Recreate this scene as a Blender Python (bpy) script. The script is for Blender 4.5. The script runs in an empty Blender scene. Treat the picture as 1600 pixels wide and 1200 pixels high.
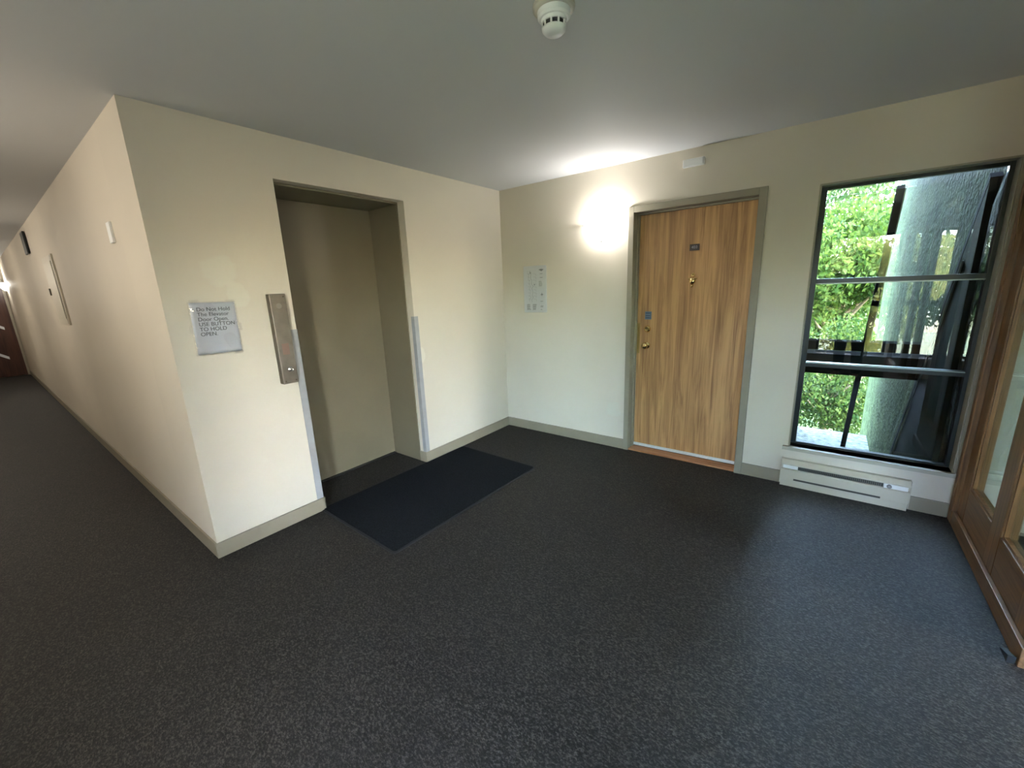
import bpy, bmesh, math, random
from mathutils import Vector, Matrix, Euler

# ---------------------------------------------------------------- camera, world, sun
sc = bpy.context.scene
C = bpy.context.collection
PI = math.pi

CAM = Vector((2.7232, -3.4357, 1.4950))
cam_d = bpy.data.cameras.new('camera')
cam_d.sensor_width = 36.0
cam_d.lens = 640.54 / 1600 * 36.0
cam_d.clip_start = 0.02
cam_d.clip_end = 200
cam = bpy.data.objects.new('camera', cam_d)
C.objects.link(cam)
cam.matrix_world = (Matrix.Translation(CAM) @ Matrix.Rotation(math.radians(37.711), 4, 'Z')
                    @ Matrix.Rotation(math.radians(76.762), 4, 'X') @ Matrix.Rotation(math.radians(-2.2496), 4, 'Z'))
sc.camera = cam

world = bpy.data.worlds.new('sky')
sc.world = world
world.use_nodes = True
wn = world.node_tree.nodes
wl = world.node_tree.links
bg = wn['Background']
sky = wn.new('ShaderNodeTexSky')
sky.sky_type = 'NISHITA'
sky.sun_disc = False
sky.sun_elevation = math.radians(52)
sky.sun_rotation = math.radians(100)
sky.air_density = 1.0
sky.dust_density = 2.0
sat = wn.new('ShaderNodeHueSaturation')     # hazy, whitish daylight
sat.inputs['Saturation'].default_value = 0.95
wl.new(sky.outputs[0], sat.inputs['Color'])
wl.new(sat.outputs[0], bg.inputs[0])
bg.inputs[1].default_value = 12.0

sun_d = bpy.data.lights.new('sun', 'SUN')
sun_d.energy = 7.0
sun_d.angle = math.radians(1.5)
sun_d.color = (1.0, .96, .88)
sun = bpy.data.objects.new('sun', sun_d)
C.objects.link(sun)
sun.location = (12, -3, 15)
sun.rotation_euler = Vector((0.80, 0.35, 0.85)).to_track_quat('Z', 'Y').to_euler()

sc.view_settings.view_transform = 'Standard'
sc.view_settings.look = 'None'
sc.view_settings.gamma = 1
sc.view_settings.use_curve_mapping = False
sc.view_settings.exposure = 1.0
try:
    sc.cycles.use_denoising = True
    sc.cycles.max_bounces = 10
    sc.cycles.diffuse_bounces = 6
    sc.cycles.transparent_max_bounces = 16
    sc.cycles.sample_clamp_indirect = 6.0
except Exception:
    pass

H = 2.429          # ceiling height
L = 2.817          # elevator wall length
RX = 3.469         # plane of the wooden glazed partition
YR = -4.42         # rear wall plane
XE = -11.5         # corridor end

# ---------------------------------------------------------------- materials
MATS = {}


def mat(name, col, rough=.6, metal=0.0, spec=.5, noise=None, bump=None, emit=None, estr=0):
    """noise = (scale, amount, detail), bump = (scale, strength, distance)"""
    if name in MATS:
        return MATS[name]
    m = bpy.data.materials.new(name)
    m.use_nodes = True
    nt = m.node_tree
    p = nt.nodes['Principled BSDF']
    p.inputs['Base Color'].default_value = (*col, 1)
    p.inputs['Roughness'].default_value = rough
    p.inputs['Metallic'].default_value = metal
    p.inputs['Specular IOR Level'].default_value = spec
    tc = nt.nodes.new('ShaderNodeTexCoord')
    if noise:
        n = nt.nodes.new('ShaderNodeTexNoise')
        n.inputs['Scale'].default_value = noise[0]
        n.inputs['Detail'].default_value = noise[2] if len(noise) > 2 else 4
        nt.links.new(tc.outputs['Object'], n.inputs['Vector'])
        r = nt.nodes.new('ShaderNodeValToRGB')
        a = noise[1]
        r.color_ramp.elements[0].position = .32
        r.color_ramp.elements[1].position = .68
        r.color_ramp.elements[0].color = (*[c * (1 - a) for c in col], 1)
        r.color_ramp.elements[1].color = (*[min(1, c * (1 + a)) for c in col], 1)
        nt.links.new(n.outputs['Fac'], r.inputs[0])
        nt.links.new(r.outputs[0], p.inputs['Base Color'])
    if bump:
        n = nt.nodes.new('ShaderNodeTexNoise')
        n.inputs['Scale'].default_value = bump[0]
        n.inputs['Detail'].default_value = 3
        nt.links.new(tc.outputs['Object'], n.inputs['Vector'])
        b = nt.nodes.new('ShaderNodeBump')
        b.inputs['Strength'].default_value = bump[1]
        b.inputs['Distance'].default_value = bump[2]
        nt.links.new(n.outputs['Fac'], b.inputs['Height'])
        nt.links.new(b.outputs[0], p.inputs['Normal'])
    if emit:
        p.inputs['Emission Color'].default_value = (*emit, 1)
        p.inputs['Emission Strength'].default_value = estr
    MATS[name] = m
    return m


def touchup_wall():
    """cream paint with a few paler touched-up patches that have their own blotchy outline"""
    m = mat('cream_wall_paint', (.62, .56, .465), .62, spec=.35, noise=(1.2, .03, 3), bump=(110, .25, .0015))
    nt = m.node_tree
    p = nt.nodes['Principled BSDF']
    base = p.inputs['Base Color'].links[0].from_socket
    geo = nt.nodes.new('ShaderNodeNewGeometry')
    wob = nt.nodes.new('ShaderNodeTexNoise')
    wob.inputs['Scale'].default_value = 9
    nt.links.new(geo.outputs['Position'], wob.inputs['Vector'])
    vm = nt.nodes.new('ShaderNodeVectorMath')
    vm.operation = 'MULTIPLY_ADD'
    nt.links.new(wob.outputs['Color'], vm.inputs[0])
    vm.inputs[1].default_value = (.12, .12, .12)
    nt.links.new(geo.outputs['Position'], vm.inputs[2])
    last = base
    for (c, r, col) in (((.06, -2.455, 1.70), .085, (.66, .63, .53)), ((.06, -1.10, 1.02), .055, (.72, .68, .58)),
                        ((1.30, .06, .42), .07, (.62, .60, .50)), ((.06, -1.12, .86), .04, (.68, .64, .53)),
                        ((.06, -2.40, 1.58), .06, (.66, .63, .53))):
        d = nt.nodes.new('ShaderNodeVectorMath')
        d.operation = 'DISTANCE'
        nt.links.new(vm.outputs[0], d.inputs[0])
        d.inputs[1].default_value = c
        mr = nt.nodes.new('ShaderNodeMapRange')
        mr.inputs['From Min'].default_value = r * .9
        mr.inputs['From Max'].default_value = r * 1.15
        mr.inputs['To Min'].default_value = .55
        mr.inputs['To Max'].default_value = 0
        nt.links.new(d.outputs['Value'], mr.inputs['Value'])
        mx = nt.nodes.new('ShaderNodeMix')
        mx.data_type = 'RGBA'
        nt.links.new(mr.outputs[0], mx.inputs[0])
        nt.links.new(last, mx.inputs[6])
        mx.inputs[7].default_value = (*col, 1)
        last = mx.outputs[2]
    nt.links.new(last, p.inputs['Base Color'])
    return m


def carpet():
    m = mat('charcoal_loop_carpet', (.06, .06, .06), .62, spec=.28)
    nt = m.node_tree
    p = nt.nodes['Principled BSDF']
    tc = nt.nodes.new('ShaderNodeTexCoord')
    mp = nt.nodes.new('ShaderNodeMapping')
    mp.inputs['Rotation'].default_value = (0, 0, math.radians(20))
    mp.inputs['Scale'].default_value = (1, 1.6, 1)
    nt.links.new(tc.outputs['Object'], mp.inputs[0])
    n = nt.nodes.new('ShaderNodeTexNoise')
    n.inputs['Scale'].default_value = 95
    n.inputs['Detail'].default_value = 3
    n.inputs['Roughness'].default_value = .75
    nt.links.new(mp.outputs[0], n.inputs['Vector'])
    r = nt.nodes.new('ShaderNodeValToRGB')
    e = r.color_ramp.elements
    e[0].position, e[0].color = .38, (.005, .0045, .004, 1)
    e[1].position, e[1].color = .66, (.063, .055, .048, 1)
    k = r.color_ramp.elements.new(.5)
    k.color = (.0140, .0125, .0108, 1)
    nt.links.new(n.outputs['Fac'], r.inputs[0])
    n2 = nt.nodes.new('ShaderNodeTexNoise')
    n2.inputs['Scale'].default_value = 1.7
    n2.inputs['Detail'].default_value = 4
    nt.links.new(tc.outputs['Object'], n2.inputs['Vector'])
    mr = nt.nodes.new('ShaderNodeMapRange')
    mr.inputs['To Min'].default_value = .8
    mr.inputs['To Max'].default_value = 1.2
    nt.links.new(n2.outputs['Fac'], mr.inputs['Value'])
    mul = nt.nodes.new('ShaderNodeVectorMath')
    mul.operation = 'SCALE'
    nt.links.new(r.outputs[0], mul.inputs[0])
    nt.links.new(mr.outputs[0], mul.inputs['Scale'])
    nt.links.new(mul.outputs[0], p.inputs['Base Color'])
    b = nt.nodes.new('ShaderNodeBump')
    b.inputs['Strength'].default_value = .7
    b.inputs['Distance'].default_value = .004
    nt.links.new(n.outputs['Fac'], b.inputs['Height'])
    nt.links.new(b.outputs[0], p.inputs['Normal'])
    return m


def wood(name, dark, light, axis='Z', scale=1.0, rough=.45):
    m = mat(name, light, rough)
    nt = m.node_tree
    p = nt.nodes['Principled BSDF']
    tc = nt.nodes.new('ShaderNodeTexCoord')
    mp = nt.nodes.new('ShaderNodeMapping')
    s = {'Z': (22, 22, 1.1), 'X': (1.1, 22, 22), 'Y': (22, 1.1, 22)}[axis]
    mp.inputs['Scale'].default_value = [v * scale for v in s]
    nt.links.new(tc.outputs['Object'], mp.inputs[0])
    n = nt.nodes.new('ShaderNodeTexNoise')
    n.inputs['Scale'].default_value = 1.0
    n.inputs['Detail'].default_value = 7
    n.inputs['Roughness'].default_value = .62
    n.inputs['Distortion'].default_value = .9
    nt.links.new(mp.outputs[0], n.inputs['Vector'])
    mp2 = nt.nodes.new('ShaderNodeMapping')
    mp2.inputs['Scale'].default_value = [v * scale * (6 if v > 2 else 3) for v in s]
    nt.links.new(tc.outputs['Object'], mp2.inputs[0])
    n2 = nt.nodes.new('ShaderNodeTexNoise')
    n2.inputs['Scale'].default_value = 1.0
    n2.inputs['Detail'].default_value = 3
    nt.links.new(mp2.outputs[0], n2.inputs['Vector'])
    ad = nt.nodes.new('ShaderNodeMath')
    ad.operation = 'MULTIPLY_ADD'
    nt.links.new(n2.outputs['Fac'], ad.inputs[0])
    ad.inputs[1].default_value = .35
    nt.links.new(n.outputs['Fac'], ad.inputs[2])
    r = nt.nodes.new('ShaderNodeValToRGB')
    e = r.color_ramp.elements
    e[0].position, e[0].color = .48, (*dark, 1)
    e[1].position, e[1].color = .80, (*light, 1)
    nt.links.new(ad.outputs[0], r.inputs[0])
    nt.links.new(r.outputs[0], p.inputs['Base Color'])
    return m


def glass(name, tint, ior=1.5, refl=1.0):
    """thin pane: transparent with fresnel reflection"""
    m = bpy.data.materials.new(name)
    m.use_nodes = True
    nt = m.node_tree
    nt.nodes.clear()
    out = nt.nodes.new('ShaderNodeOutputMaterial')
    mix = nt.nodes.new('ShaderNodeMixShader')
    tr = nt.nodes.new('ShaderNodeBsdfTransparent')
    tr.inputs[0].default_value = (*tint, 1)
    gl = nt.nodes.new('ShaderNodeBsdfGlossy')
    gl.inputs['Roughness'].default_value = 0.0
    gl.inputs[0].default_value = (refl, refl, refl, 1)
    fr = nt.nodes.new('ShaderNodeFresnel')
    # same reflectance from both sides of the thin pane
    gb = nt.nodes.new('ShaderNodeNewGeometry')
    mr = nt.nodes.new('ShaderNodeMapRange')
    mr.inputs['To Min'].default_value = ior
    mr.inputs['To Max'].default_value = 1 / ior
    nt.links.new(gb.outputs['Backfacing'], mr.inputs['Value'])
    nt.links.new(mr.outputs[0], fr.inputs[0])
    nt.links.new(fr.outputs[0], mix.inputs[0])
    nt.links.new(tr.outputs[0], mix.inputs[1])
    nt.links.new(gl.outputs[0], mix.inputs[2])
    nt.links.new(mix.outputs[0], out.inputs[0])
    MATS[name] = m
    return m


M_wall = touchup_wall()
M_ceil = mat('white_ceiling_paint', (.60, .605, .61), .7, spec=.3, bump=(160, .2, .001), noise=(.8, .02, 2))
M_carpet = carpet()
M_trim = mat('taupe_trim_paint', (.265, .230, .165), .45, noise=(6, .05, 3))
M_trim2 = mat('grey_taupe_frame_paint', (.285, .255, .190), .4, noise=(7, .05, 3))
M_elev = mat('brown_taupe_metal_paint', (.160, .137, .088), .42, noise=(3, .05, 2))
M_steel = mat('brushed_stainless', (.27, .24, .205), .36, metal=.9, noise=(14, .12, 5))
M_guard = mat('grey_corner_guard', (.31, .31, .315), .45, noise=(20, .05, 2))
M_mat = mat('navy_fibre_mat', (.0085, .0100, .0125), .95, spec=.1, noise=(160, .6, 3), bump=(220, .8, .004))
M_rubber = mat('black_rubber', (.008, .009, .011), .7)
M_oak = wood('oak_veneer', (.285, .140, .052), (.62, .355, .150), 'Z', 1.0, .42)
M_oakv = wood('stained_wood_upright', (.095, .044, .015), (.23, .115, .044), 'Z', 1.6, .38)
M_oakh = wood('stained_wood_rail', (.085, .042, .017), (.20, .105, .045), 'Y', 1.6, .40)
M_thr = wood('orange_threshold_wood', (.30, .13, .05), (.50, .24, .11), 'X', 1.5, .5)
M_brass = mat('polished_brass', (.83, .62, .28), .16, metal=1.0)
M_brassd = mat('aged_brass', (.45, .31, .12), .3, metal=1.0)
M_white = mat('white_plastic', (.78, .78, .77), .4)
M_whitep = mat('white_paint', (.72, .74, .76), .5)
M_paper = mat('white_paper', (.54, .55, .59), .6)
M_ink = mat('black_ink', (.03, .03, .035), .6)
M_inkl = mat('grey_ink', (.22, .23, .23), .6)
M_blue = mat('blue_sticker', (.13, .19, .27), .5)
M_blued = mat('dark_blue_print', (.05, .08, .14), .5)
M_red = mat('faded_red_print', (.32, .13, .10), .5)
M_plate = mat('dark_number_plate', (.045, .032, .028), .4)
M_frame = mat('black_window_frame', (.011, .015, .014), .35)
M_rail = mat('matt_black_outer_frame', (.010, .013, .012), .85, spec=.08, noise=(12, .3, 3))
M_dark = mat('black_recess', (.01, .01, .01), .8)
M_beige = mat('beige_enamel', (.52, .475, .375), .4)
M_heatg = mat('dark_heater_grille', (.05, .047, .04), .5)
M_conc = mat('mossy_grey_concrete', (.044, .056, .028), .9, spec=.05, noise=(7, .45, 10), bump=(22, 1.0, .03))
M_cheek = mat('dark_green_painted_board', (.005, .008, .0065), .8, spec=.03, noise=(5, .2, 4))
M_leaf = None
M_bark = mat('brown_bark', (.10, .07, .045), .9, noise=(14, .4, 6), bump=(20, .8, .02))
M_grass = mat('mown_grass', (.21, .205, .105), .9, noise=(5, .4, 8), bump=(60, .6, .03))
M_gravel = mat('pale_gravel', (.14, .145, .135), .9, noise=(16, .55, 8), bump=(60, .8, .02))
M_det = mat('aged_white_plastic', (.50, .48, .42), .4)
M_brown = wood('dark_brown_door_veneer', (.030, .010, .006), (.075, .026, .014), 'Z', 1.0, .35)
M_skin = mat('skin', (.55, .34, .25), .5)
M_cloth = mat('dark_navy_cloth', (.015, .018, .026), .9, noise=(60, .3, 3))
M_cloth2 = mat('charcoal_trouser_cloth', (.03, .03, .034), .9, noise=(60, .3, 3))
M_hair = mat('dark_brown_hair', (.03, .018, .012), .6, bump=(90, .8, .004))
M_shoe = mat('black_leather', (.012, .012, .012), .35)
M_glass = glass('window_glass', (.95, .965, .955), 1.52)
M_glass2 = glass('partition_glass', (.78, .87, .82), 1.75)
M_slope = glass('weathered_outer_glass', (.92, .96, .91), 1.45)
M_sleeve = glass('clear_plastic_sleeve', (.97, .97, .98), 1.5)

# frosted bowl of the wall lamp: gives off light
M_bowl = mat('glowing_frosted_glass', (.9, .9, .88), .3, emit=(1.0, .97, .92), estr=6.0)
_nt = M_bowl.node_tree
_tr = _nt.nodes.new('ShaderNodeBsdfTransparent')
_mx = _nt.nodes.new('ShaderNodeMixShader')
_mx.inputs[0].default_value = .5
_nt.links.new(_nt.nodes['Principled BSDF'].outputs[0], _mx.inputs[1])
_nt.links.new(_tr.outputs[0], _mx.inputs[2])
_nt.links.new(_mx.outputs[0], _nt.nodes['Material Output'].inputs[0])
M_clip = mat('dark_metal_clip', (.12, .11, .09), .35, metal=.8)
M_chrome = mat('chrome', (.8, .8, .8), .15, metal=1.0)


def leaf_mat(name, c1, c2):
    m = mat(name, c1, .6, spec=.08)
    nt = m.node_tree
    p = nt.nodes['Principled BSDF']
    gi = nt.nodes.new('ShaderNodeNewGeometry')
    r = nt.nodes.new('ShaderNodeValToRGB')
    r.color_ramp.elements[0].color = (*c1, 1)
    r.color_ramp.elements[1].color = (*c2, 1)
    nt.links.new(gi.outputs['Random Per Island'], r.inputs[0])
    nt.links.new(r.outputs[0], p.inputs['Base Color'])
    tl = nt.nodes.new('ShaderNodeBsdfTranslucent')
    nt.links.new(r.outputs[0], tl.inputs[0])
    mx = nt.nodes.new('ShaderNodeMixShader')
    mx.inputs[0].default_value = .45
    out = nt.nodes['Material Output']
    nt.links.new(p.outputs[0], mx.inputs[1])
    nt.links.new(tl.outputs[0], mx.inputs[2])
    nt.links.new(mx.outputs[0], out.inputs[0])
    return m


M_leaf = leaf_mat('yellow_green_leaves_painted_shaded', (.009, .026, .004), (.044, .068, .011))  # front trees: shade is put into these dark leaf colours
M_leaf3 = leaf_mat('leaves_painted_sunlit', (.10, .15, .04), (.42, .37, .11))  # rear trees: sunlight is put into these brighter leaf colours
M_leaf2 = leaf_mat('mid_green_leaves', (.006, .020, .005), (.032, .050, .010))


# ---------------------------------------------------------------- helpers
def link(name, me, parent=None, loc=None):
    o = bpy.data.objects.new(name, me)
    C.objects.link(o)
    if parent is not None:
        o.parent = parent
    if loc is not None:
        o.location = loc
    return o


def obj(name, bm, m, parent=None, smooth=False, bevel=0, origin=None):
    me = bpy.data.meshes.new(name)
    if origin is None and parent is None:
        cs = [v.co for v in bm.verts]
        origin = Vector(((min(c.x for c in cs) + max(c.x for c in cs)) / 2, (min(c.y for c in cs) + max(c.y for c in cs)) / 2,
                         min(c.z for c in cs)))
    if origin is not None:
        bmesh.ops.translate(bm, verts=bm.verts, vec=-Vector(origin))
    bmesh.ops.recalc_face_normals(bm, faces=bm.faces)
    bm.to_mesh(me)
    bm.free()
    ms = m if isinstance(m, (list, tuple)) else [m]
    for x in ms:
        me.materials.append(x)
    if smooth:
        for f in me.polygons:
            f.use_smooth = True
    o = link(name, me, parent)
    if origin is not None:
        o.location = origin
    if bevel:
        b = o.modifiers.new('bevel', 'BEVEL')
        b.width = bevel
        b.segments = 2
        b.limit_method = 'ANGLE'
    return o


def box(bm, x0, x1, y0, y1, z0, z1, mi=0):
    vs = [bm.verts.new(p) for p in ((x0, y0, z0), (x1, y0, z0), (x1, y1, z0), (x0, y1, z0),
                                    (x0, y0, z1), (x1, y0, z1), (x1, y1, z1), (x0, y1, z1))]
    for q in ((0, 3, 2, 1), (4, 5, 6, 7), (0, 1, 5, 4), (1, 2, 6, 5), (2, 3, 7, 6), (3, 0, 4, 7)):
        f = bm.faces.new([vs[i] for i in q])
        f.material_index = mi
    return vs


def B(*a, **k):
    bm = bmesh.new()
    box(bm, *a, **k)
    return bm


def prism(bm, pts, off):
    """extrude a closed polygon (3D points) by vector off"""
    a = [bm.verts.new(p) for p in pts]
    b = [bm.verts.new(Vector(p) + Vector(off)) for p in pts]
    bm.faces.new(a)
    bm.faces.new(b[::-1])
    n = len(a)
    for i in range(n):
        bm.faces.new((a[i], a[(i + 1) % n], b[(i + 1) % n], b[i]))


def lathe(bm, prof, origin, axis='Z', seg=32):
    """prof = [(r, h)...] revolved about axis"""
    rings = []
    for r, h in prof:
        ring = []
        for i in range(seg):
            a = 2 * PI * i / seg
            u, v = r * math.cos(a), r * math.sin(a)
            p = {'Z': (u, v, h), 'Y': (u, h, v), 'X': (h, u, v)}[axis]
            ring.append(bm.verts.new(Vector(origin) + Vector(p)))
        rings.append(ring)
    for a, b in zip(rings, rings[1:]):
        for i in range(seg):
            bm.faces.new((a[i], a[(i + 1) % seg], b[(i + 1) % seg], b[i]))
    bm.faces.new(rings[0])
    bm.faces.new(rings[-1][::-1])


def tube(bm, pts, r, seg=10):
    rings = []
    for i, p in enumerate(pts):
        p = Vector(p)
        d = (Vector(pts[min(i + 1, len(pts) - 1)]) - Vector(pts[max(i - 1, 0)])).normalized()
        up = Vector((0, 0, 1)) if abs(d.z) < .9 else Vector((1, 0, 0))
        u = d.cross(up).normalized()
        v = d.cross(u)
        rr = r[i] if isinstance(r, (list, tuple)) else r
        rings.append([bm.verts.new(p + u * rr * math.cos(2 * PI * k / seg) + v * rr * math.sin(2 * PI * k / seg)) for k in range(seg)])
    for a, b in zip(rings, rings[1:]):
        for i in range(seg):
            bm.faces.new((a[i], a[(i + 1) % seg], b[(i + 1) % seg], b[i]))
    bm.faces.new(rings[0])
    bm.faces.new(rings[-1][::-1])


def empty(name, loc, rz=0):
    o = bpy.data.objects.new(name, None)
    o.empty_display_size = .1
    C.objects.link(o)
    o.location = loc
    o.rotation_euler = (0, 0, rz)
    return o


def tag(o, label, cat=None, group=None, kind=None):
    o['label'] = label
    if cat:
        o['category'] = cat
    if group:
        o['group'] = group
    if kind:
        o['kind'] = kind
    return o


def struct(name, bm, m, label=None, cat=None, bevel=0):
    o = obj(name, bm, m, bevel=bevel)
    o['kind'] = 'structure'
    if label:
        o['label'] = label
    if cat:
        o['category'] = cat
    return o


def text_mesh(name, s, size, m, parent, mat4, align='LEFT', thick=.0006, sx=1.0, spacing=1.0, valign='CENTER'):
    cu = bpy.data.curves.new(name, 'FONT')
    cu.body = s
    cu.size = size
    cu.extrude = thick
    cu.align_x = align
    cu.align_y = valign
    cu.space_line = spacing
    t = bpy.data.objects.new(name, cu)
    C.objects.link(t)
    dg = bpy.context.evaluated_depsgraph_get()
    me = bpy.data.meshes.new_from_object(t.evaluated_get(dg))
    bpy.data.objects.remove(t)
    me.transform(Matrix.Diagonal((sx, 1, 1, 1)))
    me.materials.clear()
    me.materials.append(m)
    o = link(name, me, parent)
    o.matrix_local = mat4
    return o


def holes_wall(name, axis, c0, c1, u0, u1, z0, z1, holes, m, **k):
    """slab with rectangular holes; axis 'y' = slab between y=c0..c1 running in x, axis 'x' the other way"""
    bm = bmesh.new()
    us = sorted({u0, u1, *[h[0] for h in holes], *[h[1] for h in holes]})
    zs = sorted({z0, z1, *[h[2] for h in holes], *[h[3] for h in holes]})
    keep = {}
    for i in range(len(us) - 1):
        for j in range(len(zs) - 1):
            uc, zc = (us[i] + us[i + 1]) / 2, (zs[j] + zs[j + 1]) / 2
            keep[i, j] = not any(h[0] < uc < h[1] and h[2] < zc < h[3] for h in holes)
    vt = {}

    def V(i, j, c):
        key = (i, j, c)
        if key not in vt:
            cc = (c0, c1)[c]
            vt[key] = bm.verts.new((us[i], cc, zs[j]) if axis == 'y' else (cc, us[i], zs[j]))
        return vt[key]
    for (i, j), kp in keep.items():
        if not kp:
            continue
        for c in (0, 1):
            bm.faces.new((V(i, j, c), V(i + 1, j, c), V(i + 1, j + 1, c), V(i, j + 1, c)))
        for di, dj, e in ((-1, 0, ((i, j), (i, j + 1))), (1, 0, ((i + 1, j), (i + 1, j + 1))),
                          (0, -1, ((i, j), (i + 1, j))), (0, 1, ((i, j + 1), (i + 1, j + 1)))):
            if not keep.get((i + di, j + dj), False):
                a, b = e
                bm.faces.new((V(*a, 0), V(*b, 0), V(*b, 1), V(*a, 1)))
    return struct(name, bm, m, **k)


# ---------------------------------------------------------------- the room
OY1, OY2, OH = -2.165, -1.201, 2.182       # elevator recess
DX1, DX2, DH = 1.372, 2.288, 2.066         # rough opening of the apartment door
WX1, WX2, WZ1, WZ2 = 2.600, 3.434, .294, 2.052   # window opening
XV = 6.2                                    # far wall of the space beyond the partition

floor = struct('floor', B(XE - .3, XV + .2, YR - .25, .25, -.12, 0), M_carpet,
               'dark charcoal loop pile carpet covering lobby and corridor floor')
ceiling = struct('ceiling', B(XE - .3, XV + .2, YR - .25, .25, H, H + .15), M_ceil,
                 'flat white painted ceiling over lobby and corridor')
holes_wall('wall_back', 'y', 0, .13, 0, XV, 0, H, [(DX1, DX2, 0, DH), (WX1, WX2, WZ1, WZ2)], M_wall,
           label='cream painted wall holding the oak door, lamp and window')
struct('wall_light_block', B(DX1 - .2, DX2 + .1, .21, .25, 0, DH + .1), M_dark, 'added black panel blocking light behind the oak door')  # added panel, stops sky light leaking in round the door leaf
holes_wall('wall_left', 'x', -.5, 0, -L, 0, 0, H, [(OY1, OY2, 0, OH)], M_wall,
           label='cream painted wall around the elevator opening')
struct('wall_corridor', B(XE, -.5, -L, -L + .2, 0, H), M_wall, 'long cream painted corridor wall running into the distance')
struct('wall_corridor_end', B(XE - .2, XE, YR, -L + .2, 0, H), M_wall, 'wall closing the far end of the corridor')
RWX1, RWX2 = 2.62, 3.45
holes_wall('wall_rear', 'y', YR - .25, YR, XE, XV, 0, H, [(RWX1, RWX2, .30, 2.05), (3.75, 4.45, .30, 2.05)], M_wall,
           label='cream painted wall opposite the oak door, holding the second window')
struct('wall_right', B(RX, RX + .10, YR, 0, 2.13, H), M_wall, 'strip of cream wall above the wooden glazed partition')
holes_wall('wall_stair', 'x', XV, XV + .2, YR, 0, 0, H, [(-2.12, -1.80, .30, 2.05)], M_wall, label='wall of the space beyond the glazed partition')
# steel shaft face that closes the elevator recess behind the door
struct('wall_shaft', B(-.62, -.505, OY1 - .1, OY2 + .1, 0, OH + .1), M_elev, 'dark metal face behind the elevator door')


# baseboards
def base(name, segs, label):
    bm = bmesh.new()
    for s in segs:
        box(bm, *s, 0, .094)
    return struct(name, bm, M_trim, label, bevel=.002)


T = .012
base('baseboard_back', [(T, 1.345, -T, 0), (2.312, 2.568, -T, 0), (3.2635, RX - .0225, -T, 0)], 'taupe baseboard below the wall with the oak door')
base('baseboard_left', [(0, T, OY2 + .0, 0), (0, T, -L - T, OY1 + T), (-.0745, T, OY1, OY1 + T), (-.0745, T, OY2 - T, OY2)],
     'taupe baseboard either side of the elevator opening')
base('baseboard_corridor', [(XE, 0, -L - T, -L)], 'taupe baseboard along the corridor wall')
base('baseboard_rear', [(XE, RX, YR, YR + T)], 'taupe baseboard along the rear wall')

# ---------------------------------------------------------------- elevator
elev = empty('elevator_door', (-.44, (OY1 + OY2) / 2, 0))
tag(elev, 'brown taupe painted metal elevator door in a deep recess behind the dark mat', 'elevator door')


def under(o, root):
    """parent keeping world placement (roots here are only translated)"""
    o.parent = root
    o.location = Vector(o.location) - Vector(root.location)
    return o


def part(name, bm, m, root, smooth=False, bevel=0, label=None, origin=None):
    cs = [v.co for v in bm.verts]
    if origin is None:
        origin = Vector(((min(c.x for c in cs) + max(c.x for c in cs)) / 2, (min(c.y for c in cs) + max(c.y for c in cs)) / 2,
                         (min(c.z for c in cs) + max(c.z for c in cs)) / 2))
    o = obj(name, bm, m, None, smooth, bevel, origin=origin)
    base_loc = Vector((0, 0, 0))
    r = root
    while r is not None:
        base_loc += Vector(r.location)
        r = r.parent
    o.parent = root
    o.location = Vector(o.location) - base_loc
    if label:
        o['label'] = label
    return o


part('door_panel', B(-.475, -.44, OY1 + .014, OY2 - .014, .012, OH - .018), M_elev, elev, bevel=.002)
fr = bmesh.new()
J = .012
box(fr, -.50, -.075, OY1 + .0005, OY1 + J, .0005, OH - .0005)
box(fr, -.50, -.075, OY2 - J, OY2 - .0005, .0005, OH - .0005)
box(fr, -.50, -.075, OY1 + J, OY2 - J, OH - .016, OH - .0005)
part('door_frame', fr, M_elev, elev, bevel=.003)
hd = bmesh.new()
lathe(hd, [(.0095, 0), (.0095, .003), (.006, .004), (.006, .002)], (-.44, -1.985, 1.99), 'X', 16)
part('keyhole', hd, M_chrome, elev, label='small round chrome keyhole near the top')
sl = bmesh.new()
box(sl, -.50, -.425, OY1 + J, OY2 - J, .0005, .006)
part('sill', sl, M_dark, elev, label='dark sill groove')
part('sill_edge', B(-.430, -.425, OY1 + J, OY2 - J, .006, .010), M_chrome, elev, label='bright metal sill edge')

# metal corner guards on the recess corners
g = bmesh.new()
box(g, .0006, .003, OY1 - .042, OY1 + .002, .094, 1.286)
box(g, -.05, .003, OY1 + .0006, OY1 + .003, .094, 1.286)
tag(obj('corner_guard', g, M_guard), 'tall grey metal corner guard on the left edge of the elevator opening', 'corner guard', 'corner guards of the elevator opening')
g = bmesh.new()
box(g, .0006, .003, OY2 - .002, OY2 + .038, .094, 1.292)
box(g, -.036, .003, OY2 - .003, OY2 - .0006, .094, 1.292)
tag(obj('corner_guard', g, M_guard), 'tall grey metal corner guard on the right edge of the elevator opening', 'corner guard', 'corner guards of the elevator opening')

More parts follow.
